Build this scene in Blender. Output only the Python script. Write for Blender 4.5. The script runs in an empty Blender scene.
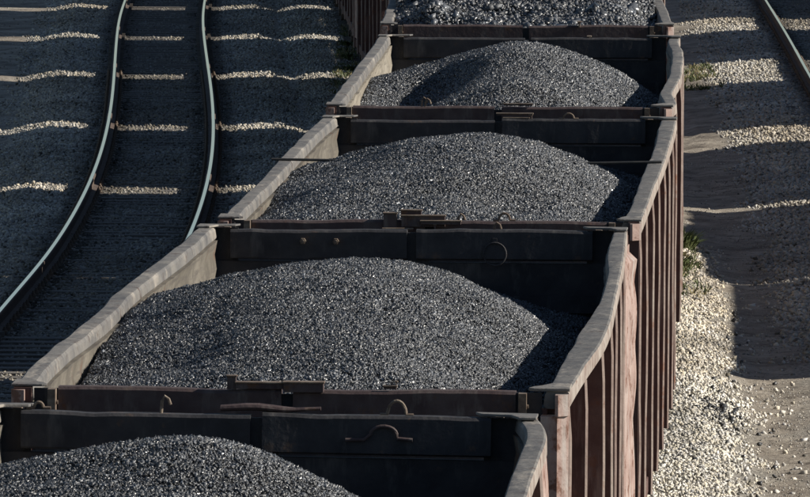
import bpy, math, random
import numpy as np
from mathutils import Vector, Matrix

# ------------------------------------------------------------------ scene, camera, light
SC = bpy.context.scene
COL = SC.collection
rng = np.random.default_rng(7)
random.seed(7)

F = 8634.8 / 810.0
PITCH, ROLL = 0.0727, 0.0067
HCAM = 7.62                     # above rail head
cam_d = bpy.data.cameras.new('camera')
cam = bpy.data.objects.new('camera', cam_d)
COL.objects.link(cam)
cam_d.sensor_fit = 'HORIZONTAL'
cam_d.sensor_width = 36.0
cam_d.lens = 36.0 * F
cam_d.clip_start = 1.0
cam_d.clip_end = 6000.0
fw = Vector((0, math.cos(PITCH), -math.sin(PITCH)))
rt = Vector((1, 0, 0))
up = rt.cross(fw)
r2 = rt * math.cos(ROLL) + up * math.sin(ROLL)      # image rotated clockwise
u2 = -rt * math.sin(ROLL) + up * math.cos(ROLL)
mw = Matrix((( r2.x, u2.x, -fw.x, 0), (r2.y, u2.y, -fw.y, 0), (r2.z, u2.z, -fw.z, HCAM), (0, 0, 0, 1)))
cam.matrix_world = mw
SC.camera = cam

SUN_EL, SUN_TH = math.radians(27), math.radians(-1.5)
sd = Vector((math.cos(SUN_EL) * math.cos(SUN_TH), math.cos(SUN_EL) * math.sin(SUN_TH), math.sin(SUN_EL)))
W = bpy.data.worlds.new('World')
SC.world = W
W.use_nodes = True
nt = W.node_tree
bg = nt.nodes['Background']
sky = nt.nodes.new('ShaderNodeTexSky')
sky.sky_type = 'NISHITA'
sky.sun_disc = False
sky.sun_elevation = SUN_EL
sky.sun_rotation = math.radians(90) - SUN_TH
sky.altitude = 200
sky.air_density = 1.0
sky.dust_density = 0.3
sky.ozone_density = 1.6
nt.links.new(sky.outputs[0], bg.inputs[0])
bg.inputs[1].default_value = 0.05
sl = bpy.data.lights.new('sun', 'SUN')
sl.energy = 5.0
sl.angle = math.radians(0.5)
sl.color = (1.0, 0.93, 0.82)
so = bpy.data.objects.new('sun', sl)
so.rotation_euler = sd.to_track_quat('Z', 'Y').to_euler()
so.location = (60, 60, 60)
COL.objects.link(so)
SC.view_settings.view_transform = 'Standard'
SC.view_settings.look = 'None'
SC.view_settings.exposure = 0.48
SC.view_settings.gamma = 1.0
SC.view_settings.use_curve_mapping = False
SC.render.engine = 'CYCLES'
SC.cycles.max_bounces = 6
SC.cycles.diffuse_bounces = 2

# ------------------------------------------------------------------ materials
def _ramp(n, stops):
    r = n.nodes.new('ShaderNodeValToRGB')
    e = r.color_ramp.elements
    e[0].position, e[0].color = stops[0][0], (*stops[0][1], 1)
    e[1].position, e[1].color = stops[-1][0], (*stops[-1][1], 1)
    for p, c in stops[1:-1]:
        k = e.new(p); k.color = (*c, 1)
    return r
def mat(name, cols, scale=8, detail=8, rough=.6, metal=0.0, bump=.0, bscale=40, stretch=(1, 1, 1), bdist=.01, patch=None, streak=None, attr=None, spec=.5, rvar=0):
    m = bpy.data.materials.new(name); m.use_nodes = True
    n = m.node_tree; b = n.nodes['Principled BSDF']; L = n.links.new
    tc = n.nodes.new('ShaderNodeTexCoord'); mp = n.nodes.new('ShaderNodeMapping')
    mp.inputs['Scale'].default_value = stretch
    L(tc.outputs['Object'], mp.inputs[0])
    no = n.nodes.new('ShaderNodeTexNoise'); no.inputs['Scale'].default_value = scale; no.inputs['Detail'].default_value = detail
    no.inputs['Roughness'].default_value = .62
    L(mp.outputs[0], no.inputs['Vector'])
    k = len(cols)
    rp = _ramp(n, [(.3 + .4 * i / (k - 1), c) for i, c in enumerate(cols)])
    L(no.outputs[0], rp.inputs[0])
    out = rp.outputs[0]
    for spec_, st in ((patch, (1, 1, 1)), (streak, None)):
        if spec_ is None: continue
        c, sc, lo, hi = spec_[:4]
        mp2 = n.nodes.new('ShaderNodeMapping'); mp2.inputs['Scale'].default_value = st or spec_[4]
        mp2.inputs['Location'].default_value = (3.1, 7.7, 1.3)
        L(tc.outputs['Object'], mp2.inputs[0])
        n2 = n.nodes.new('ShaderNodeTexNoise'); n2.inputs['Scale'].default_value = sc; n2.inputs['Detail'].default_value = 6
        n2.inputs['Roughness'].default_value = .65
        L(mp2.outputs[0], n2.inputs['Vector'])
        mr = n.nodes.new('ShaderNodeMapRange'); mr.inputs['From Min'].default_value = lo; mr.inputs['From Max'].default_value = hi
        L(n2.outputs[0], mr.inputs['Value'])
        mx = n.nodes.new('ShaderNodeMix'); mx.data_type = 'RGBA'
        L(mr.outputs[0], mx.inputs[0]); L(out, mx.inputs[6]); mx.inputs[7].default_value = (*c, 1)
        out = mx.outputs[2]
    if attr:
        at = n.nodes.new('ShaderNodeAttribute'); at.attribute_name = attr
        mx = n.nodes.new('ShaderNodeMix'); mx.data_type = 'RGBA'; mx.blend_type = 'MULTIPLY'; mx.inputs[0].default_value = 1
        L(out, mx.inputs[6]); L(at.outputs['Color'], mx.inputs[7]); out = mx.outputs[2]
        if rvar:
            mr = n.nodes.new('ShaderNodeMapRange'); mr.inputs['To Min'].default_value = rough - rvar; mr.inputs['To Max'].default_value = rough + rvar
            L(at.outputs['Alpha'], mr.inputs['Value']); L(mr.outputs[0], b.inputs['Roughness'])
    L(out, b.inputs['Base Color'])
    b.inputs['Roughness'].default_value = rough
    b.inputs['Metallic'].default_value = metal
    b.inputs['Specular IOR Level'].default_value = spec
    if bump:
        nb = n.nodes.new('ShaderNodeTexNoise'); nb.inputs['Scale'].default_value = bscale; nb.inputs['Detail'].default_value = 5
        L(tc.outputs['Object'], nb.inputs['Vector'])
        bn = n.nodes.new('ShaderNodeBump'); bn.inputs['Strength'].default_value = bump; bn.inputs['Distance'].default_value = bdist
        L(nb.outputs[0], bn.inputs['Height']); L(bn.outputs[0], b.inputs['Normal'])
    return m
M = {}
M['paint'] = mat('lit_oxide_paint', [(.14, .098, .085), (.20, .15, .132), (.27, .215, .19)], 5.0, rough=.75, bump=.5, bscale=30,
                 patch=((.16, .075, .05), 6, .56, .66), streak=((.29, .255, .225), 5, .5, .7, (2, 2, .25)), spec=.25)  # sunlight put into the colour: wagon tone for the outer stake faces
M['pink'] = mat('bleached_pink_panel', [(.20, .132, .115), (.29, .205, .18), (.36, .28, .25)], 5.0, rough=.75, bump=.5, bscale=30,
                patch=((.15, .08, .06), 9, .53, .60), streak=((.36, .33, .31), 5, .52, .7, (2, 2, .3)), spec=.25)
M['side'] = mat('shaded_oxide_paint', [(.062, .035, .032), (.09, .052, .048), (.13, .085, .076)], 3.0, rough=.8, bump=.5, bscale=30,
                patch=((.12, .06, .045), 6, .56, .66), streak=((.22, .17, .155), 5, .54, .72, (2, 2, .25)), spec=.2)  # same wagon coat with shade put into the colour
M['chord'] = mat('dusty_grey_steel', [(.075, .074, .077), (.14, .134, .128), (.19, .178, .162)], 4.0, rough=.7, bump=.8, bscale=16,
                 patch=((.075, .055, .048), 8, .57, .68), streak=((.27, .245, .215), 4, .56, .68, (1.6, .5, 1)), spec=.3, bdist=.012)
M['chordside'] = mat('lit_chord_side', [(.17, .13, .115), (.26, .225, .20), (.34, .31, .28)], 4.0, rough=.75, bump=.5, bscale=25,
                     patch=((.12, .07, .055), 7, .56, .66), spec=.25)  # outer chord face coloured paler to stand in for sun on it
M['innerpale'] = mat('pale_inner_plate', [(.17, .152, .125), (.25, .225, .185), (.31, .285, .24)], 4.0, rough=.8, bump=.5, bscale=18,
                 patch=((.15, .09, .065), 5, .60, .70), streak=((.15, .135, .115), 6, .52, .68, (1, .25, 4)), spec=.2, bdist=.012)
M['inner'] = mat('worn_inner_plate', [(.085, .077, .065), (.135, .122, .102), (.19, .172, .145)], 4.0, rough=.8, bump=.5, bscale=18,
                 patch=((.13, .075, .055), 5, .58, .68), streak=((.10, .09, .08), 6, .5, .66, (1, .25, 4)), spec=.2, bdist=.012)
M['end'] = mat('shaded_end_plate', [(.022, .022, .025), (.036, .035, .039), (.055, .052, .054)], 5.0, rough=.7, bump=.4, bscale=25,
               patch=((.09, .06, .045), 7, .62, .7), streak=((.085, .08, .078), 5, .54, .72, (2, 2, .5)), spec=.3)  # colour lowered so the unlit end plates read black
M['endout'] = mat('shaded_end_paint', [(.045, .03, .032), (.07, .05, .05), (.10, .08, .078)], 5.0, rough=.75, bump=.4, bscale=25, streak=((.14, .12, .11), 5, .54, .72, (2, 2, .5)), patch=((.10, .055, .035), 6, .6, .68), spec=.25)  # shade of the outer end faces worked into their colour
M['rust'] = mat('rusty_iron', [(.07, .045, .034), (.13, .095, .07), (.22, .18, .14)], 14, rough=.8, bump=.5, bscale=60, bdist=.004)
M['under'] = mat('black_underframe', [(.03, .027, .025), (.06, .052, .047), (.09, .08, .07)], 6, rough=.8)
M['wheel'] = mat('wheel_steel', [(.06, .05, .045), (.12, .1, .09), (.15, .13, .12)], 6, rough=.5, metal=.5)
M['wire'] = mat('dark_wire', [(.02, .02, .02), (.03, .03, .03), (.05, .045, .04)], 20, rough=.6)
M['coal'] = mat('black_coal', [(.6, .6, .6), (.8, .8, .8), (1, 1, 1)], 20, rough=.44, attr='tone', spec=.75, rvar=.2)
M['coalbed'] = mat('coal_fines', [(.012, .013, .015), (.03, .031, .034), (.055, .056, .06)], 30, rough=.5, bump=1, bscale=60, bdist=.02)
M['stone'] = mat('crushed_stone', [(.8, .8, .8), (.9, .9, .9), (1, 1, 1)], 20, rough=.85, attr='tone', spec=.2)
M['railhead'] = mat('polished_rail_head', [(.88, .95, 1.0), (.92, .97, 1.0), (.95, .98, 1.0)], 3, rough=.10, metal=1.0, stretch=(6, .3, 1))
M['railside'] = mat('rusty_rail_side', [(.05, .036, .03), (.08, .058, .048), (.11, .08, .065)], 10, rough=.85)
M['sleeper'] = mat('tarred_sleeper', [(.07, .063, .056), (.12, .108, .096), (.19, .17, .15)], 3, rough=.9, bump=.5, stretch=(.4, 3, 1))
M['leaf'] = mat('dusty_leaf', [(.05, .075, .025), (.085, .11, .035), (.14, .14, .055)], 9, rough=.7)

# ground: dirt and gravel chosen by a painted attribute of what lies where
def ground_mat():
    m = bpy.data.materials.new('trackside_ground'); m.use_nodes = True
    n = m.node_tree; b = n.nodes['Principled BSDF']; L = n.links.new
    tc = n.nodes.new('ShaderNodeTexCoord')
    def noise(sc, det, vec=None):
        t = n.nodes.new('ShaderNodeTexNoise'); t.inputs['Scale'].default_value = sc; t.inputs['Detail'].default_value = det
        t.inputs['Roughness'].default_value = .65
        L(vec or tc.outputs['Object'], t.inputs['Vector']); return t
    mp = n.nodes.new('ShaderNodeMapping'); mp.inputs['Scale'].default_value = (1.3, 1.0, 1); L(tc.outputs['Object'], mp.inputs[0])
    d1 = _ramp(n, [(.32, (.15, .128, .105)), (.5, (.29, .255, .21)), (.68, (.42, .375, .31))])
    L(noise(1.2, 10, mp.outputs[0]).outputs[0], d1.inputs[0])
    d2 = n.nodes.new('ShaderNodeMix'); d2.data_type = 'RGBA'
    mr = n.nodes.new('ShaderNodeMapRange'); mr.inputs['From Min'].default_value = .54; mr.inputs['From Max'].default_value = .64
    L(noise(5, 12).outputs[0], mr.inputs['Value']); L(mr.outputs[0], d2.inputs[0]); L(d1.outputs[0], d2.inputs[6])
    d2.inputs[7].default_value = (.13, .11, .09, 1)
    g = _ramp(n, [(.2, (.12, .11, .10)), (.45, (.25, .235, .205)), (.7, (.36, .335, .29))])
    v = n.nodes.new('ShaderNodeTexVoronoi'); v.inputs['Scale'].default_value = 22; L(tc.outputs['Object'], v.inputs['Vector'])
    L(v.outputs['Distance'], g.inputs[0])
    at = n.nodes.new('ShaderNodeAttribute'); at.attribute_name = 'gravel'
    mx = n.nodes.new('ShaderNodeMix'); mx.data_type = 'RGBA'
    L(at.outputs['Fac'], mx.inputs[0]); L(d2.outputs[2], mx.inputs[6]); L(g.outputs[0], mx.inputs[7])
    L(mx.outputs[2], b.inputs['Base Color']); b.inputs['Roughness'].default_value = .95; b.inputs['Specular IOR Level'].default_value = .15
    bn = n.nodes.new('ShaderNodeBump'); bn.inputs['Strength'].default_value = 1.0; bn.inputs['Distance'].default_value = .05
    L(noise(8, 12).outputs[0], bn.inputs['Height']); L(bn.outputs[0], b.inputs['Normal'])
    return m
M['ground'] = ground_mat()

# ------------------------------------------------------------------ helpers
def link(o, parent=None):
    COL.objects.link(o)
    if parent is not None: o.parent = parent
    return o
def empty(name, loc, rz=0.0):
    o = bpy.data.objects.new(name, None); o.empty_display_size = .5
    o.location = loc; o.rotation_euler = (0, 0, rz); return link(o)
def tag(o, label=None, cat=None, group=None, kind=None):
    if label: o['label'] = label
    if cat: o['category'] = cat
    if group: o['group'] = group
    if kind: o['kind'] = kind
    return o
class MB:
    def __init__(s): s.v, s.f, s.m = [], [], []
    def add(s, vs, fs, mi=0):
        o = len(s.v); s.v += [tuple(map(float, p)) for p in vs]
        s.f += [tuple(i + o for i in f) for f in fs]; s.m += [mi] * len(fs); return s
    def box(s, x0, x1, y0, y1, z0, z1, mi=0, b=0.0, bend=None):
        if x0 > x1: x0, x1 = x1, x0
        P = [(x0, y0, z0), (x1, y0, z0), (x1, y1, z0), (x0, y1, z0), (x0, y0, z1), (x1, y0, z1), (x1, y1, z1), (x0, y1, z1)]
        return s.add(P, [(0, 3, 2, 1), (4, 5, 6, 7), (0, 1, 5, 4), (1, 2, 6, 5), (2, 3, 7, 6), (3, 0, 4, 7)], mi)
    def grid(s, P, mi=0, flip=False):
        """P: array (n, m, 3)"""
        P = np.asarray(P); n, m = P.shape[:2]
        fs = []
        for i in range(n - 1):
            for j in range(m - 1):
                q = (i * m + j, i * m + j + 1, (i + 1) * m + j + 1, (i + 1) * m + j)
                fs.append(q[::-1] if flip else q)
        return s.add(P.reshape(-1, 3), fs, mi)
    def loft(s, rings, mi=0, cap=True, closed=True):
        n = len(rings[0]); vs = [p for r in rings for p in r]; fs = []
        for i in range(len(rings) - 1):
            for j in range(n if closed else n - 1):
                k = (j + 1) % n
                fs.append((i * n + j, i * n + k, (i + 1) * n + k, (i + 1) * n + j))
        if cap:
            fs.append(tuple(range(n))[::-1]); fs.append(tuple((len(rings) - 1) * n + j for j in range(n)))
        return s.add(vs, fs, mi)
    def tube(s, pts, r, n=8, mi=0):
        pts = [Vector(p) for p in pts]; rings = []
        for i, p in enumerate(pts):
            t = (pts[min(i + 1, len(pts) - 1)] - pts[max(i - 1, 0)]).normalized()
            a = t.cross(Vector((0, .3, 1)) if abs(t.z) < .95 else Vector((0, 1, 0))).normalized(); b = t.cross(a)
            rings.append([p + (a * math.cos(q) + b * math.sin(q)) * r for q in [2 * math.pi * k / n for k in range(n)]])
        return s.loft(rings, mi)
    def cyl(s, c, ax, r, h, n=24, mi=0):
        c, ax = Vector(c), Vector(ax).normalized()
        return s.tube([c - ax * h / 2, c + ax * h / 2], r, n, mi)
    def build(s, name, mats, parent=None, fn=None, smooth=False, bevel=0):
        me = bpy.data.meshes.new(name)
        v = s.v if fn is None else [fn(p) for p in s.v]
        me.from_pydata(v, [], s.f)
        mats = mats if isinstance(mats, (list, tuple)) else [mats]
        for k in mats: me.materials.append(k)
        me.polygons.foreach_set('material_index', s.m)
        me.update()
        if smooth:
            me.polygons.foreach_set('use_smooth', [True] * len(me.polygons)); me.set_sharp_from_angle(angle=math.radians(24))
        o = link(bpy.data.objects.new(name, me), parent)
        if bevel:
            bv = o.modifiers.new('bevel', 'BEVEL'); bv.width = bevel; bv.segments = 2; bv.limit_method = 'ANGLE'
        return o
def fastmesh(name, V, Fq, mats, parent=None, mi=None, tone=None):
    """V (n,3), Fq (m,k) uniform polygons; tone (n,4) per vertex"""
    me = bpy.data.meshes.new(name)
    m, k = Fq.shape
    me.vertices.add(len(V)); me.vertices.foreach_set('co', V.astype(np.float32).ravel())
    me.loops.add(m * k); me.loops.foreach_set('vertex_index', Fq.astype(np.int32).ravel())
    me.polygons.add(m); me.polygons.foreach_set('loop_start', np.arange(0, m * k, k, dtype=np.int32))
    me.polygons.foreach_set('loop_total', np.full(m, k, dtype=np.int32))
    for q in mats: me.materials.append(q)
    me.update(calc_edges=True)
    if tone is not None:
        a = me.color_attributes.new('tone', 'FLOAT_COLOR', 'POINT'); a.data.foreach_set('color', tone.astype(np.float32).ravel())
    return link(bpy.data.objects.new(name, me), parent)

def spline(xs, ys):
    """natural cubic spline"""
    xs, ys = np.array(xs, float), np.array(ys, float); n = len(xs); h = np.diff(xs)
    A = np.eye(n); B = np.zeros(n)
    for i in range(1, n - 1):
        A[i, i - 1], A[i, i], A[i, i + 1] = h[i - 1], 2 * (h[i - 1] + h[i]), h[i]
        B[i] = 6 * ((ys[i + 1] - ys[i]) / h[i] - (ys[i] - ys[i - 1]) / h[i - 1])
    m = np.linalg.solve(A, B)
    def f(x):
        x = np.asarray(x, float); xc = np.clip(x, xs[0], xs[-1])
        i = np.clip(np.searchsorted(xs, xc) - 1, 0, n - 2)
        t0, t1 = xs[i + 1] - xc, xc - xs[i]
        r = (m[i] * t0 ** 3 + m[i + 1] * t1 ** 3) / (6 * h[i]) + (ys[i] / h[i] - m[i] * h[i] / 6) * t0 + (ys[i + 1] / h[i] - m[i + 1] * h[i] / 6) * t1
        s0 = (ys[1] - ys[0]) / h[0]; s1 = (ys[-1] - ys[-2]) / h[-1]
        return r + np.where(x < xs[0], (x - xs[0]) * s0, 0) + np.where(x > xs[-1], (x - xs[-1]) * s1, 0)
    return f
# value noise
_T = rng.random((64, 64, 64))
def vnoise(x, y, z=0.0):
    x, y, z = np.broadcast_arrays(np.asarray(x, float), np.asarray(y, float), np.asarray(z, float))
    i, j, k = np.floor(x).astype(int), np.floor(y).astype(int), np.floor(z).astype(int)
    fx, fy, fz = x - i, y - j, z - k
    fx, fy, fz = [t * t * (3 - 2 * t) for t in (fx, fy, fz)]
    r = 0
    for a in (0, 1):
        for b in (0, 1):
            for c in (0, 1):
                r = r + _T[(i + a) % 64, (j + b) % 64, (k + c) % 64] * (fx if a else 1 - fx) * (fy if b else 1 - fy) * (fz if c else 1 - fz)
    return r * 2 - 1

# ------------------------------------------------------------------ track lines (centre line x as a function of distance y)
_own = [(-60, -7.2), (0, -3.5), (20, -2.28), (39.9, -1.11), (53.8, -.295), (67.7, .488), (81.7, 1.025)]
_lp = lambda d: np.polyval([.0492, .4142, -.8219, -.7333, -3.5945], (d - 125) / 40)
_far = [(d, float(_lp(d)) + 4.96) for d in (95.6, 103, 110, 118, 126, 134, 142, 150, 158, 166, 174)]
_far += [(190, -.15), (220, -.9), (300, -3.5), (500, -12), (900, -34)]
OWN = spline(*zip(*(_own + _far)))
LEFT = spline(*zip(*[(a, b - 4.96) for a, b in _own + _far]))
OWN = spline(*zip(*[(a, b - .5 * min(1, max(0, (a - 104) / 24))) for a, b in _own + _far]))
RIGHT = spline([-60, 0, 60, 100, 120, 145.5, 157.3, 174.4, 260, 400, 900], [4.6, 5.2, 6.1, 6.84, 7.22, 7.60, 7.80, 8.05, 9.2, 11, 17])
FARR = spline([0, 60, 89.5, 102.4, 116, 130, 147, 175, 300, 900], [8.4, 10.6, 12.10, 12.72, 13.13, 13.4, 13.65, 13.9, 15, 20])
GAUGE = 1.59

# ------------------------------------------------------------------ ground height
def smooth(a, b, t):
    t = np.clip((t - a) / (b - a), 0, 1); return t * t * (3 - 2 * t)
PO = np.array([0, .45, .72, 1.0, 1.35, 1.75, 2.05, 2.45, 3.0])
PZ = np.array([-.212, -.212, -.208, -.205, -.165, -.15, -.20, -.31, -.33])
PZ2 = np.array([-.212, -.212, -.208, -.205, -.205, -.215, -.24, -.29, -.33])
def gz(x, y):
    x, y = np.broadcast_arrays(np.asarray(x, float), np.asarray(y, float))
    base = -.33 + .10 * smooth(-5.4, -7.2, x - 0 * y) - .06 * smooth(2.6, 4.0, x - OWN(y)) * smooth(2.2, 3.2, RIGHT(y) - x)
    z = np.full(x.shape, 0.0) + base
    for tr in (LEFT, OWN, RIGHT, FARR):
        o = np.abs(x - tr(y)) + .12 * vnoise(x * .9, y * .9, 3.3)
        z = np.maximum(z, np.interp(o, PO, PZ if tr is not RIGHT else PZ2, right=-9))
    return z + .018 * vnoise(x * 2.1, y * 2.1, 1.7) + .012 * vnoise(x * .5, y * .4, 9.2)
def gravel_mask(x, y):
    x, y = np.broadcast_arrays(np.asarray(x, float), np.asarray(y, float))
    w = .22 * vnoise(x * 1.3, y * .8, 5.1) + .12 * vnoise(x * 5, y * 3, 2.2)
    g = np.zeros(x.shape)
    for tr, r in ((LEFT, 2.35), (OWN, 2.25), (RIGHT, 2.45), (FARR, 2.4)):
        g = np.maximum(g, 1 - smooth(r - .12, r + .18, np.abs(x - tr(y)) + w))
    g = np.maximum(g, smooth(-.1, .1, x - LEFT(y) + 0) * smooth(-.1, .1, OWN(y) - x))
    return g
def axis(lo, hi, st, a, b):
    c = list(np.arange(lo, hi + st / 2, st)); s = st; v = c[-1]
    while v < b: s *= 1.28; v += s; c.append(v)
    s = st; v = c[0]; pre = []
    while v > a: s *= 1.28; v -= s; pre.append(v)
    return np.array(pre[::-1] + c)
gx, gy = axis(-13, 18, .2, -700, 700), axis(66, 186, .3, -300, 2500)
GX, GY = np.meshgrid(gx, gy)
GZ = gz(GX, GY)
V = np.stack([GX, GY, GZ], -1).reshape(-1, 3)
ny, nx = GX.shape
idx = np.arange(nx * ny).reshape(ny, nx)
Fq = np.stack([idx[:-1, :-1], idx[:-1, 1:], idx[1:, 1:], idx[1:, :-1]], -1).reshape(-1, 4)
g = fastmesh('ground', V, Fq, [M['ground']])
g.data.polygons.foreach_set('use_smooth', [True] * len(g.data.polygons))
a = g.data.attributes.new('gravel', 'FLOAT', 'POINT'); a.data.foreach_set('value', gravel_mask(GX, GY).ravel().astype(np.float32))
tag(g, kind='structure')

# ------------------------------------------------------------------ scattered lumps: many small angular stones in one mesh
CUBE = np.array([[-1, -1, -1], [1, -1, -1], [1, 1, -1], [-1, 1, -1], [-1, -1, 1], [1, -1, 1], [1, 1, 1], [-1, 1, 1]], float)
CT = np.array([[0, 2, 1], [0, 3, 2], [4, 5, 6], [4, 6, 7], [0, 1, 5], [0, 5, 4], [1, 2, 6], [1, 6, 5], [2, 3, 7], [2, 7, 6], [3, 0, 4], [3, 4, 7]])
def lumps(P, size, squash, colour, jit=.38):
    """P (n,3) centres, size (n,), colour (n,4) -> V, F, tone"""
    n = len(P)
    q = rng.normal(size=(n, 4)); q /= np.linalg.norm(q, axis=1)[:, None]
    w, x, y, z = q.T
    R = np.stack([1 - 2 * (y * y + z * z), 2 * (x * y - z * w), 2 * (x * z + y * w), 2 * (x * y + z * w), 1 - 2 * (x * x + z * z), 2 * (y * z - x * w),
                  2 * (x * z - y * w), 2 * (y * z + x * w), 1 - 2 * (x * x + y * y)], -1).reshape(n, 3, 3)
    c = CUBE[None] * (.56 + jit * (rng.random((n, 8, 1)) - .5)) + .42 * (rng.random((n, 8, 3)) - .5)
    c = c * (1 + squash * (rng.random((n, 1, 3)) - .5)) * size[:, None, None]
    c = np.einsum('nij,nkj->nki', R, c) + P[:, None, :]
    Fc = CT[None] + (np.arange(n) * 8)[:, None, None]
    return c.reshape(-1, 3), Fc.reshape(-1, 3), np.repeat(colour, 8, axis=0)
OV = np.array([[1, 0, 0], [-1, 0, 0], [0, 1, 0], [0, -1, 0], [0, 0, 1], [0, 0, -1]], float)
OT = np.array([[0, 2, 4], [2, 1, 4], [1, 3, 4], [3, 0, 4], [2, 0, 5], [1, 2, 5], [3, 1, 5], [0, 3, 5]])
def chips(P, size, colour):
    n = len(P)
    A_ = rng.normal(size=(n, 3, 3)); A_ /= np.linalg.norm(A_, axis=2)[:, :, None]
    A_ *= (.75 + .7 * rng.random((n, 3, 1)))
    c = np.einsum('vj,njk->nvk', OV, A_) + .18 * rng.normal(size=(n, 6, 3))
    c = c * size[:, None, None] + P[:, None, :]
    return c.reshape(-1, 3), (OT[None] + (np.arange(n) * 6)[:, None, None]).reshape(-1, 3), np.repeat(colour, 6, axis=0)
def stone_tone(n, lo, hi, warm=.06):
    t = lo + (hi - lo) * rng.beta(2.2, 1.8, n); dk = rng.random(n) < .10; t = np.where(dk, t * .35, t)
    w = warm * (rng.random(n) + .2)
    return np.stack([t * (1 + w * .5), t * (1 - w * .2), t * (1 - w * 1.6), rng.random(n)], -1)
def rail_shade_stain(x, y):
    # rail shadow painted into the stones beside each rail, with brake dust and oil
    r = np.minimum(np.abs(np.abs(x - LEFT(y)) - .795), np.abs(np.abs(x - RIGHT(y)) - .795))
    o = np.minimum(np.abs(x - LEFT(y)), np.abs(x - RIGHT(y)))
    return (.35 + .65 * smooth(.16, .42, r + .06 * vnoise(x * 4, y * 2, 6.6))) * (.62 + .38 * smooth(.55, .95, o))
def ballast(name, label, n, ylo, yhi, fx0, fx1, size, lo, hi, maskf=None, thick=.6, warm=.12):
    y = ylo + (yhi - ylo) * rng.random(n); x0, x1 = fx0(y), fx1(y); x = x0 + (x1 - x0) * rng.random(n)
    m = (gravel_mask(x, y) if maskf is None else maskf(x, y)) > rng.random(n)
    x, y = x[m], y[m]; k = len(x)
    s = size * (.55 + .9 * rng.random(k) ** 1.6)
    P = np.stack([x, y, gz(x, y) + s * (thick * rng.random(k) - .1)], -1)
    tn = stone_tone(k, lo, hi, warm)
    tn[:, :3] *= (np.minimum(rail_shade_stain(x, y), 1) * (1 + .28 * vnoise(x * .9, y * .45, 7.1) + .18 * vnoise(x * 3, y * 2, 8.8)))[:, None]
    br = np.clip(vnoise(x * .5, y * .2, 12.2) + .1, 0, 1)[:, None] * .35
    tn[:, :3] *= 1 - br * np.array([.15, .35, .6])
    v, f, t = lumps(P, s, .7, tn)
    o = fastmesh(name, v, f, [M['stone']], tone=t)
    return tag(o, label, 'ballast', kind='stuff')
off = lambda tr, d: (lambda y: tr(y) + d)
ballast('ballast', 'crushed stone ballast around the curved shiny rails beside the coal train', 170000, 84, 178, off(LEFT, -2.75), off(LEFT, 3.4), .021, .22, .54)
ballast('ballast', 'bleached white gravel along the foot of the maroon wagon sides', 80000, 60, 112, off(OWN, 1.1), off(OWN, 2.7), .0175, .42, .80, lambda x, y: 1 - smooth(1.75, 2.5, x - OWN(y) + .25 * vnoise(x * 2, y, 3.1)))
ballast('ballast', 'coarse pale ballast shoulder beside the dark rail at the upper edge of the yard', 100000, 92, 180, off(RIGHT, -2.8), off(RIGHT, 2.3), .024, .30, .60)
def peb(x, y): return .35 + .65 * (vnoise(x * 2, y, 4.4) > .1)
ballast('pebbles', 'loose pebbles strewn over the packed dirt path beside the train', 26000, 66, 130, off(OWN, 1.9), off(RIGHT, -1.9), .008, .16, .6, peb, .5)
ballast('pebbles', 'loose pebbles on the dirt outside the curved track', 4000, 100, 178, off(LEFT, -6), off(LEFT, -2.2), .014, .16, .45, peb, .5)
ballast('loose_stones', 'larger loose stones where the white gravel meets the dirt path', 700, 66, 106, off(OWN, 1.6), off(OWN, 2.9), .024, .3, .75, lambda x, y: np.ones(x.shape), .5)
# spilled coal on the gravel
n = 900
cl = rng.random(n) < .5
x = np.where(cl, 3.12 + .10 * rng.normal(size=n), 2.6 + 1.3 * rng.random(n)); y = np.where(cl, 85.3 + .8 * rng.normal(size=n), 66 + 40 * rng.random(n))
s = .008 + .028 * rng.random(n) ** 4
v, f, t = lumps(np.stack([x, y, gz(x, y) + s * .5], -1), s, .7, np.stack([np.full(n, .05)] * 3 + [rng.random(n)], -1))
tag(fastmesh('spilled_coal', v, f, [M['coal']], tone=t), 'black coal crumbs spilled on the white gravel beside the wagons', 'coal', kind='stuff')

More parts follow.
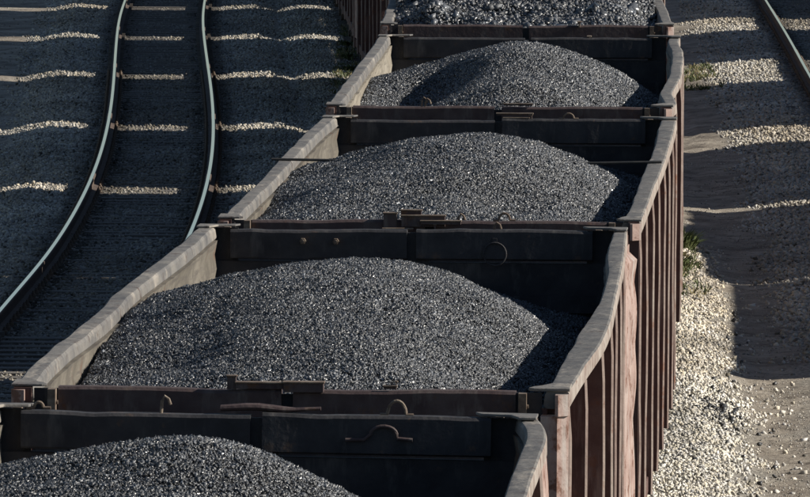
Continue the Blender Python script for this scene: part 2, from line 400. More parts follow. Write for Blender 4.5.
# ------------------------------------------------------------------ tracks
RP = [(-.072, -.180), (.072, -.180), (.072, -.170), (.012, -.150), (.010, -.045), (.036, -.036), (.0365, -.008), (.028, -.001), (.022, 0), (-.022, 0), (-.028, -.001), (-.0365, -.008), (-.036, -.036), (-.010, -.045), (-.012, -.150), (-.072, -.170)]
def make_track(tr, y0, y1, label, sy0, sy1, solo=100, group='railway tracks'):
    yc = (y0 + y1) / 2
    root = empty('railway_track', (float(tr(yc)), yc, 0)); tag(root, label, 'railway track', group)
    ox, oy = float(tr(yc)), yc
    ys = np.arange(y0, y1, 1.0); dx = (tr(ys + .5) - tr(ys - .5)); nn = np.sqrt(1 + dx ** 2)
    for side in (-1, 1):
        mb = MB(); rings = []
        for yy, d, q in zip(ys, dx, nn):
            cx, cy = float(tr(yy)) + side * GAUGE / 2 / q, yy - side * GAUGE / 2 * d / q
            rings.append([(cx + a / q - ox, cy - a * d / q - oy, b) for a, b in RP])
        mb.loft(rings)
        k = len(RP)
        for i in range(len(mb.f)):
            if i < (len(rings) - 1) * k and (i % k) == 8: mb.m[i] = 1
        mb.build('rail', [M['railside'], M['railhead']], root)
    proto = None; fast = None; rest = MB()
    st = .545; N = int((y1 - y0) / st); cnt = 0
    order = []
    for i in range(N):
        yy = y0 + st * (i + .5)
        order.append(yy)
    vis = [q for q in order if sy0 <= q <= sy1][:solo]
    vs_ = set(vis)
    for yy in order:
        d = float(tr(yy + .5) - tr(yy - .5)); cx = float(tr(yy)); rz = -math.atan(d)
        rz += random.uniform(-.02, .02); jy = random.uniform(-.05, .05)
        if yy in vs_:
            if proto is None:
                mb = MB().box(-1.35, 1.35, -.12, .12, -.36, -.187)
                proto = mb.build('sleeper', M['sleeper'], root, bevel=.012)
                o = proto; kids = []
                for side in (-1, 1):
                    f_ = MB().box(side * .795 - .16, side * .795 + .16, -.085, .085, -.187, -.178)
                    for e in (-1, 1):
                        c = side * .795 + e * .105
                        f_.box(c - .028, c + .028, -.035, .035, -.178, -.140)
                        f_.tube([(c, 0, -.142), (c, 0, -.10)], .013, 8); f_.tube([(c, 0, -.140), (c, 0, -.122)], .022, 6)
                    kids.append(f_.build('rail_fastening', M['rust'], o))
            else:
                o = link(proto.copy(), root)
                for kd in kids: link(kd.copy(), o)
            o.location = (cx - ox, yy + jy - oy, random.uniform(-.018, 0)); o.rotation_euler = (0, 0, rz)
        else:
            c, s_ = math.cos(rz), math.sin(rz)
            b_ = MB().box(-1.35, 1.35, -.12, .12, -.36, -.187)
            for side in (-1, 1):
                for e in (-1, 1):
                    q = side * .795 + e * .105; b_.box(q - .03, q + .03, -.035, .035, -.186, -.125)
            rest.add([(cx - ox + p[0] * c - p[1] * s_, yy - oy + p[0] * s_ + p[1] * c, p[2]) for p in b_.v], b_.f)
    if rest.v:
        r_ = rest.build('sleeper', M['sleeper'], root); tag(r_, kind='stuff')
    return root
make_track(LEFT, 60, 230, 'curved empty track with two shiny bluish rails left of the coal train', 94, 176)
make_track(OWN, 20, 200, 'track carrying the loaded coal wagons, hidden beneath their bodies', 60, 62, 4)
make_track(RIGHT, 70, 230, 'empty track with a dark side and thin bright head at the upper right edge', 120, 176, 100)
make_track(FARR, 70, 200, 'outer track under the shadow casting wagons beyond the right edge', 100, 102, 4)

# ------------------------------------------------------------------ gondola wagons
HR = 3.39          # rim above rail
ZB = 1.21
def make_wagon(name_i, cx, cy, h, dz, wr, inR, inL, stR=None, L=12.75, hard_near=(), hard_far=(), label='', seed=0, tie=False, flare=.115, nearpink=False, pale=False, group='loaded coal wagons of the train'):
    root = empty('coal_wagon', (cx, cy, 0), -h)
    tag(root, label, 'wagon', group)
    rs = np.random.default_rng(seed); rd = random.Random(seed)
    hL = L / 2
    def T(p):  # body tilt and ride height
        return (p[0] - (p[2] - HR) * (-wr), p[1], p[2] + dz - wr * p[0]) if p[2] > .95 else p
    stsp = spline(*zip(*stR)) if stR else None
    insp = {1: spline(*zip(*inR)), -1: spline(*zip(*inL))}
    def rim_in(sd_, s): return float(insp[sd_](s)) + .006 * float(vnoise(s * 1.6, seed + sd_, .5))
    def rim_out(sd_, s):
        if sd_ == 1 and stR: return float(stsp(s)) + .003 * float(vnoise(s * .9, seed * 3 + sd_, 7.5))
        return rim_in(sd_, s) + .118 + .008 * float(vnoise(s * .9, seed * 3 + sd_, 7.5))
    ss = np.linspace(-hL + .002, hL - .002, 110)
    stakes = [-hL + .10 + (L - .2) * k / 7 for k in range(8)]
    for sd_ in (-1, 1):
        def stake_out(s):
            return rim_out(sd_, s) + .008
        def panel(s, z):
            t = (z - ZB) / (HR - .1 - ZB)
            base = 1.405 * (1 - t) + (rim_in(sd_, s) + .014) * t
            ph = ((s + hL - .1) / (L - .2) * 7) % 1
            bul = math.sin(math.pi * ph) ** .6 * math.sin(math.pi * min(max(t, 0), 1)) ** .5
            return base + bul * (.012 + .026 * float(vnoise(s * 1.1 + seed * 5, z * 2.1, sd_ * 4.0 + 9)) + .11 * max(0, float(vnoise(s * .8 + seed * 3, z * 2.6, sd_ * 2.0 + 19)) - .55)) + .006 * float(vnoise(s * 4, z * 6, seed))
        zs = np.concatenate([np.linspace(ZB, HR - .092, 22)])
        out = np.array([[(sd_ * panel(s, z), s, z) for z in zs] for s in ss])
        # inner skin carries shallow horizontal ribs
        inn = np.array([[(sd_ * (panel(s, z) - .014 - (.016 if (int((z - ZB) / .095) % 2) else 0)), s, z) for z in zs] for s in ss])
        mb = MB(); mb.grid(out, 0, flip=(sd_ == -1)); mb.grid(inn, 1, flip=(sd_ == 1))
        n_, m_ = out.shape[:2]
        for i, j0, j1 in ((0, 0, m_), (n_ - 1, 0, m_)):
            mb.grid(np.stack([out[i], inn[i]]), 0)
        mb.grid(np.stack([out[:, 0], inn[:, 0]]), 0); mb.grid(np.stack([out[:, -1], inn[:, -1]]), 1)
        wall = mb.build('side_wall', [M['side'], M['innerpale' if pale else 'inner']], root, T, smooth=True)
        # top chord: hollow section with rounded edges and a bevelled inner lip
        mb = MB(); rings = []
        for s in ss:
            i_, o_ = rim_in(sd_, s), rim_out(sd_, s)
            w = .007 * float(vnoise(s * 1.7, seed + 2.2 * sd_, 3.1)) + .002 * float(vnoise(s * 6, seed, sd_ + 3))
            zt = HR + w
            sec = [(i_ + .012, HR - .095), (i_ - .004, HR - .075), (i_ + .002, zt - .022), (i_ + .014, zt - .003), (i_ + .03, zt), (o_ - .016, zt), (o_ - .004, zt - .007), (o_, zt - .02), (o_ + .002, HR - .085), (o_ - .008, HR - .095)]
            rings.append([(sd_ * a, s, b) for a, b in (sec if sd_ == 1 else sec[::-1])])
        mb.loft(rings)
        for i in range(len(rings) - 1):
            for j in range(10):
                if (j if sd_ == 1 else 8 - j) in (6, 7): mb.m[i * 10 + j] = 1
        ch = mb.build('top_chord', [M['chord'], M['chordside']], wall, T, smooth=True)
        # bottom sill
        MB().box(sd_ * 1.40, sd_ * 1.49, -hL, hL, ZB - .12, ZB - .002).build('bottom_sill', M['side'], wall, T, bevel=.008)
        for k, s0 in enumerate(stakes):
            wd = .034 if 0 < k < 7 else .045
            mb = MB(); rings = []
            dl = rd.uniform(-.004, .004)
            for z in np.linspace(ZB - .14, HR - .097, 14):
                t = (z - ZB) / (HR - ZB)
                o_ = stake_out(s0) - .008 * (1 - t) + dl + .005 * float(vnoise(z * 2.3, k * 3.1 + seed, sd_ + 5.0))
                i_ = 0
                o_ = o_ + (rim_out(sd_, s0) - .003 - o_) * float(smooth(HR - .3, HR - .12, z))
                w1 = wd - .004; ii = panel(s0, min(max(z, ZB), HR - .1)) - .004
                i_ = ii if 0 < k < 7 else 1.425
                r_ = [(i_, s0 - w1), (o_ - .012, s0 - wd), (o_, s0 - wd + .012), (o_, s0 + wd - .012), (o_ - .012, s0 + wd), (i_, s0 + w1)]
                rings.append([(sd_ * a, b, z) for a, b in (r_ if sd_ == 1 else r_[::-1])])
            mb.loft(rings)
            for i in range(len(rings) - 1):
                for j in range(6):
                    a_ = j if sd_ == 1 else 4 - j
                    mb.m[i * 6 + j] = 1 if a_ in (1, 2, 3) else 0  # outer faces take the painted-in sunlit tone, the others the shaded one
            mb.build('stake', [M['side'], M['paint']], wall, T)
            # bulged corner panel standing proud beyond the last stake
        for e in (1,):
            mb = MB(); zz = np.linspace(ZB + .02, HR - .10, 40); yy = np.linspace(hL - 1.02, hL - .02, 14)
            def cp(s, z, d):
                t = (s - (hL - 1.02)) / 1.0
                wv = .035 * float(vnoise(z * 1.6 + seed * 7, 2.5, sd_ * 3 + 11)) + (.010 + .020 * abs(float(vnoise(z * .9, seed, 4.4)))) * abs(math.sin(z * 5.2 + seed + .8 * math.sin(z * 2.3)))
                return (sd_ * (rim_out(sd_, s) - .045 - d + t ** 1.2 * (flare + wv * min(1, flare / .115)) * (1 if z < HR - .2 else .5)), s, z)
            A_ = np.array([[cp(s, z, 0) for z in zz] for s in yy]); B_ = np.array([[cp(s, z, .012) for z in zz] for s in yy])
            mb.grid(A_, flip=(sd_ == -1)); mb.grid(B_, flip=(sd_ == 1))
            mb.grid(np.stack([A_[-1], B_[-1]])); mb.grid(np.stack([A_[0], B_[0]])); mb.grid(np.stack([A_[:, -1], B_[:, -1]])); mb.grid(np.stack([A_[:, 0], B_[:, 0]]))
            p_ = mb.build('corner_panel', M['pink'], wall, T, smooth=True)
            tag(p_, 'pinkish dented panel with a wavy edge at the wagon corner')
    # ends
    for e in (-1, 1):
        ye = e * hL
        def B(mb, x0, x1, a, b, z0, z1, mi=0):   # a,b measured inward from the end face
            y0, y1 = sorted((ye - e * a, ye - e * b)); return mb.box(x0, x1, y0, y1, z0, z1, mi)
        mb = MB(); B(mb, -1.395, 1.395, .045, .065, ZB, HR - .24)
        for z in np.arange(ZB + .1, HR - .5, .30):
            B(mb, -1.37, 1.37, .012, .115, z, z + .12)
        B(mb, -.12, .12, .035, .07, HR - .5, HR - .03)
        for k in (-1, 1): B(mb, k * 1.22, k * 1.405, .012, .034, ZB, HR - .008)
        ew = mb.build('end_wall', M['end'], root, T)
        inner = .17
        for k, (x0, x1) in enumerate(((-1.27, -.035), (.03, 1.26))):
            mb = MB(); n_ = 26; rings = []
            for i in range(n_):
                x = x0 + (x1 - x0) * i / (n_ - 1); w = .006 * float(vnoise(x * 2.4, seed + k, e * 2.0)) + .003 * float(vnoise(x * 9, seed, e + 4.0)) - .012 * (k == 0) * (e == 1)
                sec = [(.0, HR - .17), (.0, HR - .02 + w), (.012, HR - .004 + w), (.095, HR - .004 + w), (.108, HR - .02 + w), (.115 + w, HR - .205), (.10, HR - .215), (.06, HR - .22), (.02, HR - .19)]
                r_ = [(x, ye - e * a, b) for a, b in sec]; rings.append(r_ if e == -1 else r_[::-1])
            mb.loft(rings)
            lf = mb.build('end_door', M['endout'] if e == -1 else M['end'], ew, T)
        mb = MB(); B(mb, -1.405, 1.405, .02, .055, HR - .42, HR - .235)
        mb.build('end_rail', M['end'], ew, T)
        # dusty cap on the beam, corner plates, posts, hinge brackets
        for k in (-1, 1):
            w_ = .014 + .004 * rd.random()
            mb = MB(); xo = rim_out(k, ye * .998); xi = 1.17 + .05 * rd.random() if e == 1 else 1.33
            P0 = [(k * xi, 0, -.001), (k * (xi + .03), .09, -.001), (k * (rim_in(k, ye) - .02), .13, 0), (k * (rim_in(k, ye) + .03), .28, 0), (k * (xo + .004), .28, 0), (k * (xo + .004), -.012, -.004), (k * 1.36, -.012, -.004)]
            lo = [(a, ye - e * b, HR + .006 + c) for a, b, c in P0]; hi = [(a, ye - e * b, HR + .006 + w_ + c) for a, b, c in P0]
            if k * e > 0: lo, hi = lo[::-1], hi[::-1]
            mb.loft([lo, hi]); mb.build('corner_plate', M['chord'], root, T, bevel=.004)
            mb = MB()
            xo = rim_out(k, ye)
            def post(x0, x1, a0, a1, a2, z0, z1):      # plan: flat inner part, outer part bent back to the side
                pl = [(x0, a0), (x1 - .06, a0), (x1, a1), (x1, a2), (x0, a2)]
                rg = [[(k * a, ye - e * b, z) for a, b in pl] for z in np.linspace(z0, z1, 12)]
                if k * e > 0: rg = [r[::-1] for r in rg]
                mb.loft(rg)
            if nearpink and e == -1 and k == 1: post(1.40, xo - .004, -.07, -.005, .05, ZB - .1, HR - .13)
            else: B(mb, k * 1.415, k * (xo - .012), -.03, .05, ZB - .1, HR - .002)
            n0 = len(mb.f)
            post(xo - .075, xo + .002, -.085, -.03, -.004, HR - .13, HR - .012)
            mb.m = [1 if (q >= n0 or (nearpink and e == -1 and k == 1)) else 0 for q in range(len(mb.f))]
            mb.build('corner_post', [M['side'], M['pink']], root, T)
            mb = MB()
            B(mb, k * 1.30 - .022, k * 1.30 + .022, -.085, .0, HR - .20, HR - .006)
            for zz in (HR - .15, HR - .08): mb.cyl((k * 1.30 + .023, ye + e * .045, zz), (1, 0, 0), .012, .02, 10)
            mb.build('door_hinge', M['rust'], ew, T)
            for zz in (HR - .55, HR - 1.05, HR - 1.5):
                mb = MB(); B(mb, k * 1.36 - .02, k * 1.36 + .05, -.07, .02, zz - .05, zz + .05); mb.cyl((k * 1.42, ye + e * .06, zz), (0, 0, 1), .022, .15, 10)
                mb.build('door_hinge', M['rust'], ew, T)
        for hw in (hard_near if e == -1 else hard_far):
            kind, x, z = hw[0], hw[1], hw[2]; mb = MB()
            if kind == 'arch':
                w, hh = hw[3], hw[4]; yy = ye - e * (hw[5] if len(hw) > 5 else .05)
                pts = [(x - w / 2 - .04, yy, HR + z), (x - w / 2, yy, HR + z)] + [(x - w / 2 * math.cos(t), yy, HR + z + hh * math.sin(t)) for t in np.linspace(.15, math.pi - .15, 11)] + [(x + w / 2, yy, HR + z), (x + w / 2 + .04, yy, HR + z)]
                mb.tube(pts, .009, 8); mb.build('loop', M['rust'], ew, T)
            elif kind == 'ring':
                yy = ye - e * .125; r_ = hw[3]
                mb.tube([(x + r_ * math.cos(t), yy, HR + z + r_ * math.sin(t)) for t in np.linspace(0, 2 * math.pi, 25)], .006, 8)
                mb.box(x - .015, x + .015, min(yy, ye), max(yy, ye), HR + z + r_ - .01, HR + z + r_ + .03); mb.build('ring', M['end'], ew, T)
            elif kind == 'hook':
                yy = ye - e * .04
                mb.tube([(x, yy, HR + z - .02), (x + .005, yy, HR + z + .05), (x + .02, yy, HR + z + .075), (x + .04, yy, HR + z + .06), (x + .05, yy, HR + z + .03)], .009, 8); mb.build('hook', M['rust'], ew, T)
            elif kind == 'bolt':
                mb.cyl((x, ye - e * .13, HR + z), (0, 1, 0), .022, .04, 6); mb.cyl((x, ye - e * .15, HR + z), (0, 1, 0), .012, .05, 10); mb.build('bolt', M['rust'], ew, T)
            elif kind == 'bar':
                x1, z1, r_ = hw[3], hw[4], hw[5]; yy = ye - e * (hw[6] if len(hw) > 6 else .05)
                n_ = 9; rg = []
                for q in range(n_):
                    u = q / (n_ - 1); xx = x + (x1 - x) * u; zz = HR + z + (z1 - z) * u + .006 * math.sin(u * 9 + x * 7)
                    rr = r_ * (.62 + .38 * math.sin(math.pi * min(1, u * 1.1 + .12)) ** .6) * (1.0 if u < .72 else .78)
                    rg.append([(xx, yy + 1.3 * rr * math.cos(t), zz + .8 * rr * math.sin(t)) for t in np.linspace(0, 2 * math.pi, 11)[:-1]])
                mb.loft(rg)
                mb.build('latch_bar', M['endout'], ew, T)
            elif kind == 'block':
                w, hh = hw[3], hw[4]; mb.box(x - w / 2, x + w / 2, ye - .06 - .02 * e, ye + .06 - .02 * e, HR + z, HR + z + hh)
                mb.box(x - w / 2 - .015, x + w / 2 + .015, ye - .07 - .02 * e, ye + .07 - .02 * e, HR + z + hh, HR + z + hh + .012); mb.build('latch', M['rust'], ew, T, bevel=.004)
            elif kind == 'plate':
                x1, th, dp, of = hw[3], hw[4], hw[5], hw[6]; y0, y1 = sorted((ye - e * of, ye - e * (of + dp)))
                mb.box(x, x1, y0, y1, HR + z - th, HR + z, 0); mb.box(x - .006, x1 + .006, y0 - .008, y1 + .008, HR + z, HR + z + .009, 1)
                mb.build('latch', [M['endout'], M['rust']], ew, T, bevel=.002)
            elif kind == 'bent':
                yy = ye - e * .135
                mb.tube([(x - .02, yy, HR + z - .032), (x + .08, yy, HR + z - .03), (x + .115, yy, HR + z)] + [(x + .185 - .07 * math.cos(t), yy, HR + z + .045 * math.sin(t)) for t in np.linspace(.3, math.pi - .1, 9)] + [(x + .26, yy, HR + z - .02), (x + .34, yy, HR + z - .026)], .010, 8); mb.build('bent_bar', M['endout'], ew, T)
        # ladder rungs at the corner
        mb = MB()
        for z in np.arange(ZB, HR - .3, .3): mb.tube([(-.75, ye + e * .01, z), (-.75, ye + e * .07, z), (-.35, ye + e * .07, z), (-.35, ye + e * .01, z)], .01, 6)
        mb.build('ladder', M['rust'], ew, T)
    # floor and underframe
    MB().box(-1.39, 1.39, -hL + .07, hL - .07, ZB + .12, ZB + .16).build('floor', M['end'], root, T)
    mb = MB().box(-.2, .2, -hL - .05, hL + .05, .82, 1.14)
    for s in stakes: mb.box(-1.39, 1.39, s - .06, s + .06, .96, 1.10)
    mb.box(-1.39, 1.39, -hL + .01, -hL + .12, .95, ZB - .01).box(-1.39, 1.39, hL - .12, hL - .01, .95, ZB - .01)
    mb.build('underframe', M['under'], root)
    for e in (-1, 1):
        yb = e * (hL - 2.1)
        bg_ = MB().box(-.95, .95, yb - .22, yb + .22, .55, .80).build('bogie', M['under'], root)
        for k in (-1, 1):
            mb = MB(); x0, x1 = sorted((k * .98, k * 1.10))
            prof = [(-1.1, .52), (-.75, .60), (-.4, .36), (.4, .36), (.75, .60), (1.1, .52), (1.1, .68), (.6, .80), (-.6, .80), (-1.1, .68)]
            mb.loft([[(x0, yb + a, b) for a, b in prof], [(x1, yb + a, b) for a, b in prof]][::1])
            for ax in (-.925, .925): mb.cyl((k * 1.1, yb + ax, .475), (1, 0, 0), .13, .16, 16)
            mb.build('side_frame', M['under'], bg_)
        for ax in (-.925, .925):
            mb = MB().cyl((0, yb + ax, .475), (1, 0, 0), .08, 2.1, 16)
            for k in (-1, 1):
                mb.cyl((k * .805, yb + ax, .475), (1, 0, 0), .474, .09, 40); mb.cyl((k * .75, yb + ax, .475), (1, 0, 0), .50, .03, 40)
            mb.build('wheelset', M['wheel'], bg_)
        mb = MB().box(-.11, .11, min(e * hL, e * (hL + .42)), max(e * hL, e * (hL + .42)), .93, 1.12)
        yk = e * (hL + .5); mb.box(-.16, .12, yk - .09, yk + .085, .90, 1.16)
        mb.box(.06, .16, yk - .16, yk - .02, .92, 1.14) if e == 1 else mb.box(-.16, -.06, yk + .02, yk + .16, .92, 1.14)
        mb.build('coupler', M['under'], root, bevel=.02)
    # brake gear below the corner
    mb = MB().tube([(1.1, -hL + .4, .75), (1.25, -hL + .9, .95), (1.3, -hL + 1.6, .8)], .03, 8).cyl((.9, -hL + 3.6, .85), (0, 1, 0), .2, .5, 16)
    mb.build('brake_gear', M['under'], root)
    if tie:
        mb = MB().tube([(-1.56, 0 + tie, HR + .015), (-.6, tie, HR + .004), (.4, tie - .02, HR - .0), (1.0, tie - .03, HR + .002), (1.52, tie - .03, HR + .014)], .011, 8)
        mb.build('tie_wire', M['wire'], root, T)
    return root, T

# coal heaps -----------------------------------------------------
def make_heap(cx, cy, h, dz, wr, zr, x0, kl, kr, pw, bumps, n, smin, smax, label, seed, L=12.75, inb=1.385, bright=1.0, big=0.0, rel=1.0, extra=(), group='coal heaps in the wagons'):
    global rng
    rng = np.random.default_rng(seed)
    root = empty('coal_heap', (cx, cy, 0), -h); tag(root, label, 'coal heap', group)
    zs_ = spline(*zip(*zr)); hL = L / 2 - .13
    def H(x, s):
        xx = x - x0(s) if callable(x0) else x - x0
        endf = .45 + .55 * (1 - smooth(3.6, 6.4, np.abs(s)))
        z = zs_(s) - np.where(xx < 0, kl, kr) * np.abs(xx) ** pw * endf
        for bx, bs, rx, rs_, a_ in bumps: z = z + a_ * np.exp(-((x - bx) / rx) ** 2 - ((s - bs) / rs_) ** 2)
        z = z + .026 * rel * vnoise(x * 2.2, s * 1.6, seed) + .03 * vnoise(x * 1.1 + 4, s * .7, seed + 2.5) + .011 * rel * vnoise(x * 6, s * 5, seed + .5) + .006 * rel * vnoise(x * 15, s * 15, seed + .7)
        return HR + dz - wr * x + np.maximum(z, -1.2)
    xs = np.linspace(-inb, inb, 72); ss = np.linspace(-hL, hL, 300)
    X, S = np.meshgrid(xs, ss); Z = H(X, S) - .012
    # a closed body: top sheet plus skirt down to the floor
    V = np.stack([X, S, Z], -1).reshape(-1, 3); ny, nx = X.shape; idx = np.arange(nx * ny).reshape(ny, nx)
    Fq = np.stack([idx[:-1, :-1], idx[:-1, 1:], idx[1:, 1:], idx[1:, :-1]], -1).reshape(-1, 4)
    ring = np.concatenate([idx[0, :], idx[1:, -1], idx[-1, -2::-1], idx[-2:0:-1, 0]])
    low = V[ring].copy(); low[:, 2] = ZB + .165
    b0 = len(V); V = np.concatenate([V, low]); k = len(ring); a = np.arange(k)
    sk = np.stack([ring[a], b0 + a, b0 + (a + 1) % k, ring[(a + 1) % k]], -1)
    b_ = fastmesh('coal_bed', V, np.concatenate([Fq, sk]), [M['coalbed']], root)
    tag(b_, kind='stuff')
    x = -inb + 2 * inb * rng.random(n); s = -hL + 2 * hL * rng.random(n)
    sz = smin + (smax - smin) * rng.random(n) ** 2.2
    if big: sz = np.where(rng.random(n) < big, sz * (1.5 + 1.3 * rng.random(n)), sz)
    lim = inb + .02 - sz * .8; x = np.clip(x, -lim, lim)
    z = H(x, s) + sz * (-.15 + .55 * rng.random(n))
    t = bright * (.034 + .14 * rng.random(n) ** 1.6) * (1 + .25 * vnoise(x * 1.4, s * .9, seed + 3.3))
    t = np.where(rng.random(n) < .012, .30 * bright, t)  # a few lumps coloured pale as painted glints
    for ex, es, rx, rs_, m_, sz_ in extra:
        x2 = np.clip(ex + rx * rng.normal(size=m_) * .6, -inb + .07, inb - .07); s2 = np.clip(es + rs_ * rng.normal(size=m_) * .6, -hL + .1, hL)
        q2 = sz_ * (.5 + .8 * rng.random(m_))
        x, s, sz, z, t = np.concatenate([x, x2]), np.concatenate([s, s2]), np.concatenate([sz, q2]), np.concatenate([z, H(x2, s2) + q2 * .4]), np.concatenate([t, np.full(m_, .16)])
    n = len(x)
    P = np.stack([x, s, z], -1)
    tc_ = np.stack([t * .91, t * .975, t * 1.09, rng.random(n)], -1)
    v, f, tn = lumps(P, sz, .9, tc_) if big else chips(P, sz, tc_)
    l_ = fastmesh('coal_lumps', v, f, [M['coal']], root, tone=tn); tag(l_, kind='stuff')
    return root

WG = 'loaded coal wagons of the train'
flatL = [(-6.4, 1.40), (-3, 1.42), (0, 1.43), (3, 1.41), (6.4, 1.38)]
A_ = dict(cx=-1.108, cy=39.90, h=.0508, dz=-.022, wr=.0086)
B_ = dict(cx=-.295, cy=53.82, h=.0546, dz=-.008, wr=-.0018)
C_ = dict(cx=.488, cy=67.74, h=.0491, dz=-.037, wr=-.0033)
D_ = dict(cx=1.025, cy=81.66, h=.0345, dz=-.006, wr=-.0047)
E_ = dict(cx=1.315, cy=95.58, h=.0123, dz=.056, wr=-.0035)
make_wagon('A', **A_, inR=[(-6.4, 1.42), (-2, 1.46), (2, 1.485), (4.6, 1.48), (5.7, 1.455), (6.4, 1.38)], inL=flatL, seed=11,
    label='maroon coal wagon nearest the camera, cut off by the lower left edge',
    hard_far=[('bar', -.20, .022, .34, .018, .026, .03), ('arch', .75, .0, .10, .075), ('bent', .5, -.10), ('hook', -.52, .0), ('arch', -1.18, .0, .05, .03)])
make_wagon('B', **B_, inR=[(-6.4, 1.42), (-5.56, 1.429), (-4.44, 1.442), (-2.92, 1.458), (-1.52, 1.481), (-.05, 1.506), (1.76, 1.491), (2.62, 1.475), (3.6, 1.444), (4.52, 1.419), (5.4, 1.41), (6.4, 1.405)],
    inL=[(-6.4, 1.41), (-3.75, 1.445), (-1.9, 1.41), (.25, 1.435), (2.2, 1.41), (4.85, 1.375), (6.4, 1.375)],
    stR=[(-6.4, 1.555), (-4.5, 1.59), (-2.7, 1.63), (-.9, 1.625), (.9, 1.60), (2.7, 1.575), (4.5, 1.54), (6.4, 1.50)], seed=12, nearpink=True,
    label='maroon coal wagon with the largest fully visible heap and a bowed right rim',
    hard_near=[('plate', -.335, .065, -.285, .07, .04, .0), ('plate', -.285, .03, .02, .03, .06, -.01), ('plate', -.02, .035, .20, .05, .07, -.03), ('plate', .53, .015, .60, .012, .02, .02), ('plate', .595, .04, .602, .04, .01, .03)],
    hard_far=[('ring', .58, -.17, .08), ('bolt', -.76, -.09), ('bolt', -.53, -.09), ('hook', .57, -.03)])
make_wagon('C', **C_, inR=[(-6.4, 1.37), (-3.5, 1.39), (0, 1.395), (2.8, 1.412), (5, 1.392), (6.4, 1.39)], inL=[(-6.4, 1.39), (.3, 1.392), (4.3, 1.41), (6.4, 1.385)],
    stR=[(-6.4, 1.505), (-3, 1.52), (0, 1.535), (3, 1.54), (6.4, 1.53)], seed=13, tie=.25, flare=.02,
    label='maroon coal wagon crossed by a thin dark tie wire, third from the front',
    hard_near=[('plate', -.33, .045, -.235, .10, .08, -.02), ('plate', -.205, .066, -.06, .05, .05, .0), ('plate', -.20, .03, .11, .075, .06, -.04), ('plate', -.06, -.004, .225, .02, .05, -.09), ('plate', -.33, -.06, -.12, .01, .05, -.09), ('plate', .035, -.03, .045, .09, .02, -.09), ('hook', .2, -.03), ('arch', .53, .0, .08, .05)],
    hard_far=[('plate', -.02, .035, .29, .012, .05, -.02), ('plate', .26, .025, .285, .06, .05, -.02), ('plate', .04, .0, .26, .02, .04, .02), ('arch', .60, .0, .09, .045)])
make_wagon('D', **D_, inR=[(-6.4, 1.41), (-5.9, 1.435), (-4.5, 1.40), (-2.1, 1.445), (0, 1.468), (3.4, 1.467), (5.5, 1.425), (6.4, 1.43)], inL=[(-6.4, 1.385), (0, 1.395), (6.4, 1.41)], seed=14, flare=.04, pale=True,
    label='maroon coal wagon just beyond the one crossed by a tie wire',
    hard_near=[('hook', -.67, .0), ('hook', -.64, -.01), ('plate', .05, .02, .3, .012, .03, .0)], hard_far=[('block', .62, -.03, .02, .03)])
make_wagon('E', **E_, inR=[(-6.4, 1.41), (-3, 1.405), (0, 1.40), (6.4, 1.40)], inL=[(-6.4, 1.39), (-3, 1.385), (6.4, 1.40)], seed=15, flare=.03,
    label='maroon coal wagon cut off by the upper edge of the picture, loaded with coarse chunks',
    hard_near=[('block', .55, -.02, .02, .05), ('bolt', -1.2, -.05)])
hA = make_heap(**A_, zr=[(-6.3, -.1), (-3, .12), (0, .23), (1.6, .26), (3.2, .09), (4.8, -.22), (6.3, -.5)], x0=.0, kl=.15, kr=.42, pw=1.8, bumps=[], n=170000, smin=.0058, smax=.0135,
    label='grey glinting coal heap in the wagon at the lower left edge', seed=21)
hB = make_heap(**B_, zr=[(-6.3, -.14), (-3, .12), (.3, .19), (1.8, .10), (3.2, -.07), (6.3, -.40)], x0=.05, kl=.135, kr=.29, pw=1.95, bumps=[(1.2, 3.6, .6, 2.2, -.16), (-.8, -3.6, .35, 1.3, -.05), (.35, -4.8, .5, 1.1, .05), (.9, -.8, .25, .9, .05)], n=260000, smin=.0058, smax=.0130,
    label='largest fully visible coal heap, broad and evenly rounded, in the second wagon', seed=22)
hC = make_heap(**C_, zr=[(-6.3, -.05), (-3, .15), (.2, .215), (1.8, .12), (3.2, -.05), (6.3, -.31)], x0=.05, kl=.165, kr=.28, pw=1.8, bumps=[(1.2, 3.6, .5, 2.2, -.12), (-.9, -1.0, .35, 1.2, -.06), (-.9, -4.4, .5, 1.3, .09), (.5, -4.5, .3, .9, -.06)], n=210000, smin=.0065, smax=.0152,
    label='coal heap under the thin tie wire in the third wagon', seed=23)
hD = make_heap(**D_, zr=[(-6.3, -.10), (-3, .09), (.2, .215), (1.8, .12), (3.2, -.07), (6.3, -.38)], x0=-.02, kl=.20, kr=.30, pw=1.75, bumps=[(-.80, -1.7, .42, 2.3, -.40), (.25, -4.6, .6, 1.0, .16), (-1.0, 3.0, .4, 2, .06)], n=160000, smin=.007, smax=.017,
    label='coal heap with a shaded hollow in the fourth wagon', seed=24)
hE = make_heap(**E_, zr=[(-6.3, -.12), (-4.5, .08), (-2, .36), (2, .42), (6.3, 0)], x0=0, kl=.14, kr=.16, pw=1.6, bumps=[(-1.0, -5.6, .35, .7, -.28), (-.9, -3.8, .3, .7, .12), (-1.02, -4.9, .22, .55, .22), (.9, -5.5, .5, .8, .08), (-.1, -5.0, .3, .6, -.1)], n=70000, smin=.010, smax=.030,
    label='coarse coal chunks in the wagon at the upper edge', seed=25, bright=.9, big=.012, rel=3.0, extra=[(-1.02, -5.3, .2, .6, 34, .055), (.5, -5.6, .3, .4, 16, .045), (.2, -5.0, .9, 1.0, 30, .04)])

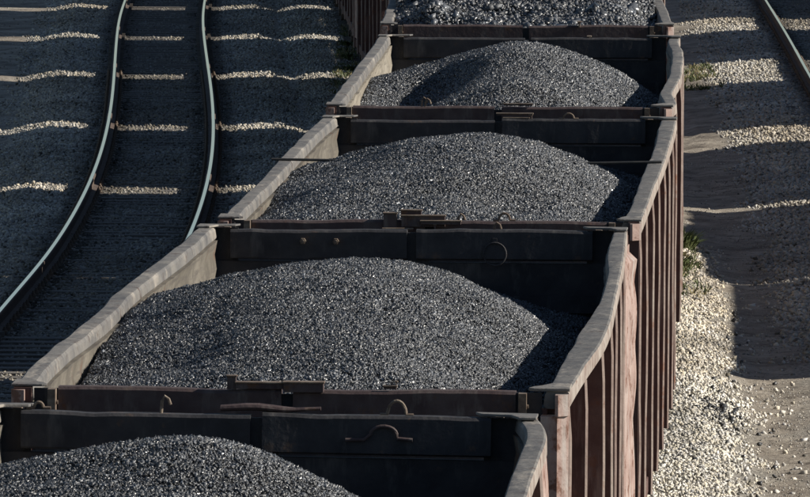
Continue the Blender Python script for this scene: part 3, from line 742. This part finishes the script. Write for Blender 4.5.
# the rest of the train and the wagons on the outer track, known by the shadows they cast on the yard
def copy_tree(o, parent=None):
    c = o.copy(); COL.objects.link(c); c.parent = parent
    for ch in o.children: copy_tree(ch, c)
    return c
wroots = [o for o in COL.objects if o.name.startswith('coal_wagon') and o.parent is None]
src_w, src_h = wroots[4], hE
def place_copy(tr, y0, y1, label, hlabel, group, heap=True, zs=1.0):
    c = (y0 + y1) / 2; x = float(tr(c)); hd = math.atan(float(tr(c + 3) - tr(c - 3)) / 6)
    k = (y1 - y0) / 12.75
    for src, lab, gr in ((src_w, label, group), (src_h, hlabel, 'coal heaps in the wagons')):
        if src is src_h and not heap: continue
        o = copy_tree(src); o.location = (x, c, 0); o.rotation_euler = (0, 0, -hd); o.scale = (1, k, zs)
        o['label'] = lab; o['group'] = gr
for y0, y1 in ((102.15, 117.1), (118.5, 131.4), (133.0, 146.3), (147.9, 159.7), (161.3, 172.1), (173.7, 187.0)):
    place_copy(OWN, y0, y1, 'further maroon wagon of the coal train beyond the upper edge of the picture', 'coal heap in a further wagon beyond the upper edge', 'further wagons beyond the upper edge')
for k, (y0, y1) in enumerate(((90.1, 103.0), (103.2, 115.9), (116.9, 129.6), (134.0, 146.8), (154.3, 165.4), (170.3, 183.0))):
    place_copy(FARR, y0, y1, 'wagon on the outer track right of the picture, shading the yard', 'coal heap in a wagon on the outer track', 'wagons on the outer track', heap=k > 0, zs=(1, 1.07, 1.14, 1.14, 1.14, 1.14)[k])

# ------------------------------------------------------------------ weeds
def weed(x, y, r, hgt, n, label):
    mb = MB(); rd = random.Random(int(x * 100 + y)); z0 = float(gz(x, y)) - .02
    for i in range(n):
        a = rd.uniform(0, 6.28); q = r * rd.random() ** .6; bx, by = q * math.cos(a) * .5, q * math.sin(a) * .5
        hh = hgt * rd.uniform(.4, 1); lx, ly = q * math.cos(a), q * math.sin(a); w = rd.uniform(.008, .02)
        t = Vector((-math.sin(a + rd.uniform(-1, 1)), math.cos(a), 0)) * w
        p0, p1, p2 = Vector((bx, by, 0)), Vector(((bx + lx) / 2, (by + ly) / 2, hh * .7)), Vector((lx * 1.15, ly * 1.15, hh))
        mb.add([p0 - t * .4, p0 + t * .4, p1 + t, p2, p1 - t], [(0, 1, 2, 4), (4, 2, 3)])
    o = mb.build('weed', M['leaf']); o.location = (x, y, z0)
    return tag(o, label, 'weed', 'weeds beside the train')
weed(3.30, 104.0, .30, .22, 160, 'low green weed at the foot of the fourth wagon, in a patch of sun')
weed(3.42, 107.5, .35, .30, 200, 'taller green weed beside the train behind the sunny patch')
weed(3.15, 110.5, .25, .22, 120, 'small green weed half in shade close to the wagons')
def weed_patch(n, fx, fy, label, hgt=.09, seed=3):
    rd = random.Random(seed); mb = MB(); fs = []
    for q in range(n):
        x, y = fx(rd), fy(rd)
        if vnoise(x * 2.5, y * 1.2, 3.9) < -.15: continue
        z0 = float(gz(x, y)) - .005; kind = 1 if rd.random() < .35 else 0
        for i in range(rd.randint(4, 9)):
            a = rd.uniform(0, 6.28); r = rd.uniform(.01, .06); h = hgt * rd.uniform(.35, 1.2); w = rd.uniform(.004, .012)
            t = Vector((math.cos(a * 3), math.sin(a * 3), 0)) * w; p0 = Vector((x, y, z0)); p1 = p0 + Vector((r * math.cos(a), r * math.sin(a), h * .6)); p2 = p0 + Vector((1.8 * r * math.cos(a), 1.8 * r * math.sin(a), h))
            mb.add([p0 - t * .4, p0 + t * .4, p1 + t, p2, p1 - t], [(0, 1, 2, 4), (4, 2, 3)], kind)
    return tag(mb.build('ground_weeds', [M['leaf'], M['drygrass']]), label, 'weeds', kind='stuff')
M['drygrass'] = mat('dry_grass', [(.16, .14, .06), (.24, .2, .1), (.32, .28, .15)], 9, rough=.8)
weed_patch(1500, lambda r: 3.4 + 2.0 * r.random() ** 1.5, lambda r: r.uniform(146, 156), 'low yellow green weeds on the sunlit strip right of the train near the upper edge')
weed_patch(420, lambda r: 3.0 + .6 * r.random() ** 1.6, lambda r: r.uniform(99, 113), 'sparse green and dry weeds along the foot of the wagons', seed=5)
weed_patch(500, lambda r: -1.25 + .4 * r.random(), lambda r: r.uniform(140, 166), 'sparse weeds left of the train near the upper edge', seed=6)
for k, (wx, wy) in enumerate(((-1.12, 158.5), (-1.05, 153.5), (-.98, 149.0), (-.9, 144.5))):
    weed(wx, wy, .16, .16, 120, 'small leafy weed by the left side of the train, %s from the upper edge' % ('first', 'second', 'third', 'fourth')[k])
